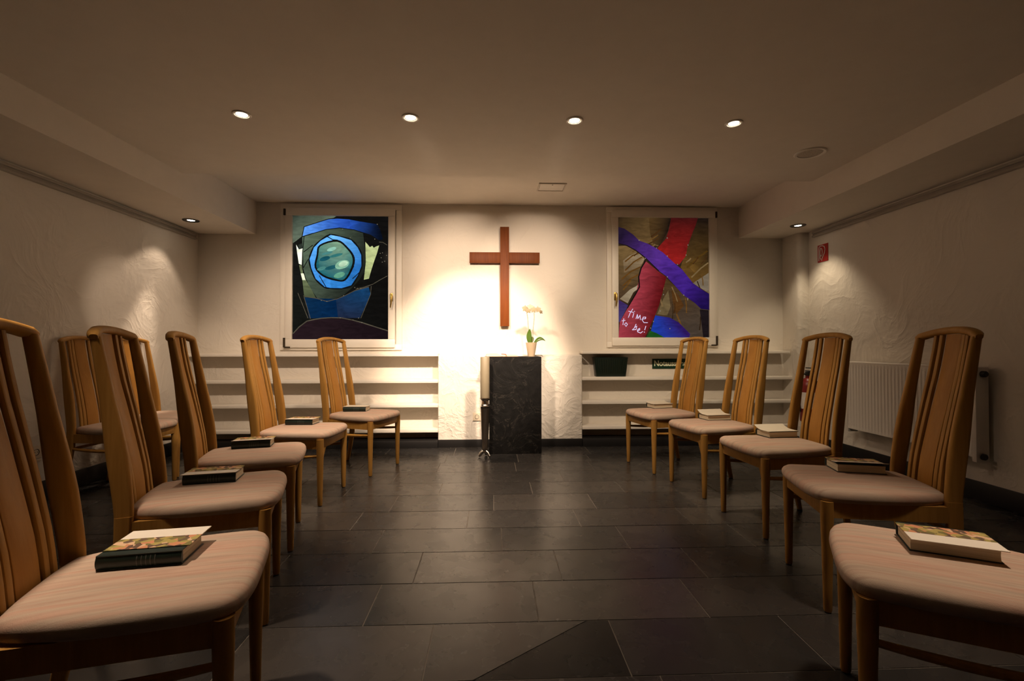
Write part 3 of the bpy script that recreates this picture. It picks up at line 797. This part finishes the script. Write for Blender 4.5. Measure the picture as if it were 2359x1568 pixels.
for P in (S1, S2): MB().tube(P, .0028, 8).build('flower_stem', M['stem'], oc)
def flower(c, yaw, pitch, s):
    b = MB()
    for k in range(5):
        a = pi / 2 + k * 2 * pi / 5; w = s * (.62 if k in (1, 4) else .40); l = s * (1.0 if k in (1, 4) else .95)
        V = []; m = 6
        u = Vector((cos(a), 0, sin(a))); v = Vector((-sin(a), 0, cos(a)))
        rows = []
        for i in range(m + 1):
            t = i / m; ww = w * sin(pi * min(.96, .1 + t * .88)) ** .7 * .75
            p = u * l * t + Vector((0, .12 * s * t * t - .002 * k * s, 0))
            rows.append([p - v * ww, p + Vector((0, -.03 * s, 0)), p + v * ww, p + Vector((0, .03 * s, 0))])
        b.loft(rows)
    R = Matrix.Rotation(yaw, 4, 'Z') @ Matrix.Rotation(pitch, 4, 'X')
    o = b.build('flower', M['petal'], oc); o.data.transform(Matrix.Translation(c) @ R)
    b = MB(); b.lathe([(.002, -.30 * s), (.16 * s, -.22 * s), (.20 * s, -.05 * s), (.05 * s, .05 * s)], 10)
    q = b.build('lip', M['lip'], o); q.data.transform(Matrix.Translation(c) @ R @ Matrix.Rotation(radians(65), 4, 'X'))
for c, yw, pt, s in (((-.062, -.03, .462), .5, .2, .034), ((-.030, -.028, .440), -.2, .5, .032), ((-.012, -.03, .478), .1, -.3, .033), ((.022, -.035, .450), .2, .3, .036), ((.062, -.03, .452), -.6, .2, .034), ((.088, -.03, .430), -.9, .6, .028)):
    flower(Vector(c), yw, pt, s)
tag(oc, 'white flowering orchid in a slim cream pot on the altar', 'plant')

# ------------------------------------------------------------------ basket, signs, sockets
bk = empty('storage_basket', (1.211, 4.882, .7002))
b = MB(); wt, wb, dt, db, h = .353, .307, .118, .100, .198
def rr(w, d, z): return rrect(0, 0, z, w, d, .16, 4)
b.loft([rr(wb, db, 0), rr(wb + .003, db + .002, .004), rr(wt, dt, h), rr(wt + .008, dt + .008, h - .006), rr(wt + .008, dt + .008, h), rr(wt - .006, dt - .006, h), rr(wb - .006, db - .006, .006)])
b.build('tub', M['basket'], bk)
for i in range(13):
    t = -.84 + 1.68 * i / 12
    b = MB(); V = []
    for z in (.045, .178):
        f = z / h; w2 = (wb + (wt - wb) * f) / 2; d2 = (db + (dt - db) * f) / 2
        V.append([(t * w2 - .004, -d2, z), (t * w2 + .004, -d2, z), (t * w2 + .002, -d2 - .005, z), (t * w2 - .002, -d2 - .005, z)])
    b.loft(V).build('rib', M['basket'], bk)
tag(bk, 'dark green ribbed basket on the top shelf below the red window', 'basket')

def text_mesh(txt, size, mat, name, parent, ext=.0004, bold=.0):
    cu = bpy.data.curves.new(name, 'FONT'); cu.body = txt; cu.size = size; cu.extrude = ext; cu.offset = bold; cu.align_x = 'CENTER'; cu.align_y = 'CENTER'
    tmp = bpy.data.objects.new('tmp', cu); COL.objects.link(tmp)
    dg = bpy.context.evaluated_depsgraph_get(); me = bpy.data.meshes.new_from_object(tmp.evaluated_get(dg)); me.name = name
    bpy.data.objects.remove(tmp); me.materials.clear(); me.materials.append(mat)
    o = bpy.data.objects.new(name, me); COL.objects.link(o); o.parent = parent
    return o
sg = empty('exit_sign', (1.868, DW, .826))
b = MB(); b.box(-.190, .190, -.006, 0, -.0525, .0525, .001); b.build('plate', M['signgreen'], sg)
t = text_mesh('Notausstieg', .078, M['signtext'], 'lettering', sg, .0006, .0026)
t.rotation_euler = (pi / 2, 0, 0); t.location = (0, -.0068, .002)
wd = max(v.co.x for v in t.data.vertices) - min(v.co.x for v in t.data.vertices); t.scale = (.345 / wd, 1.0, 1)
tag(sg, 'dark green sign with pale lettering on the wall below the red window', 'sign')

fs = empty('fire_sign', (XR, 4.476, 1.912))
b = MB(); b.box(-.005, 0, -.072, .072, -.084, .084, .001); b.build('plate', M['red'], fs)
def strokes(pls, w, x=-.0062):
    b = MB()
    for pl in pls:
        b.tube([(x, p[0], p[1]) for p in pl], w, 6)
    return b
# local y runs away from the camera: seen from inside the room, +y is on the viewer's left
arc = [(.030 + .0 - .034 * cos(pi * k / 10) * 1.0 - .002, .040 + .022 * sin(pi * k / 10)) for k in range(11)]
strokes([[(.050, -.070), (.050, .050), (.046, .062)], [(.046, .062), (.030, .072), (.0, .070), (-.026, .058), (-.036, .030), (-.030, .0), (-.012, -.028), (.006, -.052), (.012, -.074)],
         [(.026, .050), (.034, .020), (.034, -.040), (.026, -.060)], [(.026, .050), (.008, .040), (.002, .010), (.006, -.020), (.020, -.030), (.030, -.012)]], .0042).build('hose_symbol', M['signwhite'], fs)
tag(fs, 'red fire safety sign with a white symbol on the wall', 'sign')

def socket(name, loc, rz, label):
    r = empty(name, loc, rz)
    b = MB(); b.box(-.041, .041, -.010, 0, -.041, .041, .004); b.build('frame', M['socket'], r)
    def yl(prof, mi): 
        b = MB(); b.lathe(prof, 28); return b
    o = yl([(.020, -.0008), (.0215, .002), (.0195, .002), (.0185, -.0006), (.001, -.0006)], 0).build('well', M['hole'], r); o.rotation_euler.x = pi / 2; o.location = (0, -.0105, 0)
    for sx in (-1, 1):
        o = yl([(.0028, 0), (.0028, .0008)], 0).build('pin_hole', M['black'], r); o.rotation_euler.x = pi / 2; o.location = (sx * .0095, -.0106, 0)
    tag(r, label, 'socket'); return r
socket('wall_socket', (-.160, DB, .305), 0, 'ivory wall socket on the bay beside the candle stand')
s2 = socket('wall_socket', (XL, 3.245, .325), pi / 2, 'ivory wall socket low on the side wall behind the chairs')
b = MB(); b.box(-.033, .033, -.014, -.009, -.062, -.044, .002); b.build('flap', M['socket'], s2)

# ------------------------------------------------------------------ radiator and extinguisher
ra = empty('radiator', (3.112, 3.47, .272)); Ly = 1.10; Hh = .608
b = MB(); prof = []; y = -Ly / 2 + .03; nrib = 33; p = (Ly - .03) / nrib
pts2 = []
for i in range(nrib):
    y0 = -Ly / 2 + .03 + i * p
    pts2 += [(y0, 0), (y0 + p * .55, 0), (y0 + p * .68, .007), (y0 + p * .87, .007)]
pts2.append((Ly / 2, 0))
R = []
for z, g in ((.030, 0), (.050, 0), (.062, 1), (Hh - .055, 1), (Hh - .045, 0), (Hh - .012, 0)):
    R.append([(-.032 + d * g, yy, z) for yy, d in pts2])
b.loft(R, False, closed=False)
b.box(-.031, -.022, -Ly / 2 + .03, Ly / 2, .030, Hh - .012, 0)
b.build('front_panel', M['rad'], ra, 50)
b = MB(); b.box(-.034, .055, -Ly / 2, -Ly / 2 + .030, 0.0, Hh, .006); b.build('end_cover', M['rad'], ra)
b = MB(); b.box(-.034, .055, Ly / 2 - .004, Ly / 2 + .012, 0, Hh, .006); b.build('end_cover', M['rad'], ra)
b = MB(); b.box(-.033, .054, -Ly / 2 + .03, Ly / 2, Hh - .016, Hh - .002, .003); 
b.build('top_grille', M['rad'], ra)
b = MB(); b.box(.03, .05, -Ly / 2 + .03, Ly / 2, .03, Hh - .02, .003)
for yy in (-.35, .35): b.box(.05, .080, yy - .02, yy + .02, .1, Hh - .1, .002)
b.build('rear_panel', M['rad'], ra)
def knob(z, r1, nm, l):
    o = MB().lathe([(r1 * .6, 0), (r1, .004), (r1, l * .8), (r1 * .8, l)], 20).build(nm, M['black'], ra)
    o.rotation_euler.x = pi / 2; o.location = (.008, -Ly / 2 + .002, z)
knob(Hh - .045, .020, 'thermostat_valve', .03); knob(.035, .020, 'return_valve', .022)
tag(ra, 'white fluted panel radiator on the wall', 'radiator')

fe = empty('fire_extinguisher', (3.095, 4.565, .27))
b = MB(); b.lathe([(.062, 0), (.070, .006), (.072, .02), (.072, .35), (.064, .39), (.040, .42), (.022, .43), (.022, .45)], 32); b .build('cylinder', M['bottle'], fe)
b = MB(); b.lathe([(.020, .45), (.026, .455), (.026, .485), (.018, .49)], 16); b.box(-.012, .012, -.080, .03, .492, .502, .002); b.box(-.012, .012, -.075, .02, .522, .532, .002, rot=None); b.build('valve', M['black'], fe)
b = MB(); b.tube([(-.02, .0, .47), (-.07, .02, .46), (-.088, .02, .38), (-.086, .01, .22), (-.084, 0, .10)], [.010] * 4 + [.013], 10); b.build('hose', M['black'], fe)
b = MB(); b.lathe([(.0735, .13), (.0735, .29)], 32, cap=False); b.build('label', M['signwhite'], fe)
b = MB(); b.box(.070, .100, -.03, .03, .10, .40, .003); b.build('wall_bracket', M['steel'], fe)
tag(fe, 'red fire extinguisher hanging in the corner behind the chairs', 'fire extinguisher')

# ------------------------------------------------------------------ ceiling fittings
sp = empty('ceiling_speaker', (2.215, 3.225, ZM))
MB().lathe([(.078, -.001), (.080, -.007), (.094, -.009), (.101, -.004), (.101, 0)], 40, cap=False).build('rim', M['white'], sp)
MB().lathe([(.079, -.003), (.001, -.004)], 40).build('grille', M['grille'], sp)
tag(sp, 'round white speaker set into the ceiling above the radiator side', 'speaker')
vt = empty('vent_cover', (.545, 4.378, ZR))
b = MB()
for a in ((-.127, .127, -.105, -.093), (-.127, .127, .093, .105), (-.127, -.115, -.093, .093), (.115, .127, -.093, .093)): b.box(a[0], a[1], a[2], a[3], -.010, 0, .002)
b.build('frame', M['ventframe'], vt)
b = MB(); b.box(-.113, .113, -.091, .091, -.006, 0, .002); pn = b.build('cover_plate', M['white'], vt)
o = MB().lathe([(.006, -.002), (.006, .0005)], 14).build('latch', M['bronze'], pn); o.location = (0, -.07, -.006)
tag(vt, 'square service cover in the raised ceiling strip above the cross', 'ceiling hatch')

def spot_light(name, loc, target, watts, half, blend, col, parent, rad=.065):
    ld = bpy.data.lights.new(name, 'SPOT'); ld.energy = watts; ld.spot_size = 2 * radians(half); ld.spot_blend = blend; ld.color = col; ld.shadow_soft_size = rad
    o = bpy.data.objects.new(name, ld); COL.objects.link(o)
    d = Vector(target) - Vector(loc); o.rotation_mode = 'QUATERNION'
    o.rotation_quaternion = d.to_track_quat('-Z', 'Y')
    o.parent = parent; o.location = Vector(loc) - parent.location
    return o
WARM = (1.0, .765, .565); WARM2 = (1.0, .80, .55)
def downlight(x, y, z, tilt, beams, label, group, trim=.052, lens=.031, dark=False, col=WARM):
    r = empty('downlight', (x, y, z))
    MB().lathe([(lens + .006, -.0015), (lens + .008, -.006), (trim - .004, -.007), (trim, -.003), (trim, 0)], 36, cap=False).build('trim_ring', M['steel'] if dark else M['white'], r)
    o = MB().lathe([(lens + .007, -.001), (lens * .9, -.0015), (.001, -.0015)], 36, cap=False).build('reflector', M['steel'] if dark else M['chrome'], r)
    o = MB().lathe([(lens, 0), (lens * .6, -.003), (.001, -.004)], 32).build('lamp_lens', M['lamp'], r)
    o.location = (0, 0, -.002)
    for i, (tg, w, h, bl) in enumerate(beams):
        spot_light('lamp_beam', (x, y, z - .014), tg, w, h, bl, col, r)
    tag(r, label, 'ceiling light', group)
    return r
g1 = 'downlights in the ceiling row'
DOWN = lambda x, y, dx=0, dy=0: (x + dx, y + dy, 0)
downlight(-1.454, 2.81, ZM, 0, [((-1.75, 4.9, 1.2), 105, 27, .8), (DOWN(-1.454, 2.81, -.1, 2.3), 75, 46, .5), ((-2.9, 4.05, 1.35), 46, 12, .25), ((-1.28, 2.75, .47), 36, 17, .8)], 'lit downlight in the ceiling row above the blue window row of chairs', g1)
downlight(-.483, 2.81, ZM, 0, [((-.24, 4.9, .88), 480, 23, .7), (DOWN(-.483, 2.81, -.1, 2.0), 100, 51, .35), ((-.35, 4.9, 1.92), 230, 17, 1), ((-.9, 3.0, 0), 48, 52, .8)], 'lit downlight, second of the ceiling row from the blue window side', g1)
downlight(.488, 2.81, ZM, 0, [((-.10, 4.9, .92), 480, 23, .65), (DOWN(.488, 2.81, .1, 2.0), 75, 51, .35), ((.42, 4.9, 1.92), 190, 17, 1), ((.9, 3.0, 0), 42, 52, .8)], 'lit downlight, third of the ceiling row from the blue window side', g1)
downlight(1.457, 2.81, ZM, 0, [((1.85, 4.9, 1.2), 66, 27, .8), (DOWN(1.457, 2.81, .1, 2.3), 42, 46, .5), ((1.64, 2.72, .47), 48, 17, .8)], 'lit downlight in the ceiling row above the radiator side chairs', g1, col=WARM2)
g2 = 'downlights in the boxed edges'
downlight(-2.737, 4.426, ZS, 0, [((-2.92, 4.10, 0), 12, 43, .25), ((-2.97, 4.10, .85), 75, 13, .6)], 'small lit downlight in the boxed ceiling edge over the bare chairs', g2, .068, .030, True)
downlight(2.905, 4.411, ZS, 0, [((3.05, 4.35, 0), 24, 46, .6)], 'small lit downlight in the boxed ceiling edge over the fire sign', g2, .068, .030, True, WARM2)
g3 = 'downlights in the second ceiling row'
for i, (x, w, tx) in enumerate(((-1.454, 135, -.86), (-.483, 10, -.5), (.488, 5, .5), (1.457, 78, 1.22))):
    downlight(x, 1.36, ZM, 0, [((tx, 1.26, .47), w, 24, .9)], ('lit downlight over the end chair of the blue window row', 'lit downlight over the aisle end, blue window side', 'lit downlight over the aisle end, radiator side', 'lit downlight over the end chair of the radiator side row')[i], g3)

# ------------------------------------------------------------------ world, camera, colour
w = bpy.data.worlds.new('World'); S.world = w; w.use_nodes = True
w.node_tree.nodes['Background'].inputs[0].default_value = (0, 0, 0, 1); w.node_tree.nodes['Background'].inputs[1].default_value = 0

FPX, YAW, PITCH, ROLL = 1097.4, .0403, .0105, -.0011
fw = Vector((sin(YAW) * cos(PITCH), cos(YAW) * cos(PITCH), sin(PITCH))); rt = Vector((cos(YAW), -sin(YAW), 0)); up = rt.cross(fw)
r2 = rt * cos(ROLL) + up * sin(ROLL); u2 = -rt * sin(ROLL) + up * cos(ROLL)
cam = bpy.data.cameras.new('camera'); co = bpy.data.objects.new('camera', cam); COL.objects.link(co)
cam.sensor_width = 36; cam.lens = FPX / 2359 * 36; cam.clip_start = .02
co.matrix_world = Matrix(((r2.x, u2.x, -fw.x, 0), (r2.y, u2.y, -fw.y, 0), (r2.z, u2.z, -fw.z, 1.02), (0, 0, 0, 1)))
S.camera = co
S.view_settings.view_transform = 'Standard'; S.view_settings.look = 'None'; S.view_settings.gamma = 1; S.view_settings.exposure = .24
S.view_settings.use_curve_mapping = False
S.cycles.max_bounces = 5; S.cycles.diffuse_bounces = 4; S.cycles.light_sampling_threshold = .03; S.cycles.use_auto_tile = False; S.cycles.time_limit = 1150; S.cycles.glossy_bounces = 2; S.cycles.transmission_bounces = 2
S.cycles.use_adaptive_sampling = True; S.cycles.adaptive_threshold = .03; S.cycles.adaptive_min_samples = 32
S.cycles.caustics_reflective = False; S.cycles.caustics_refractive = False
S.cycles.use_denoising = True
S.cycles.sample_clamp_indirect = 6
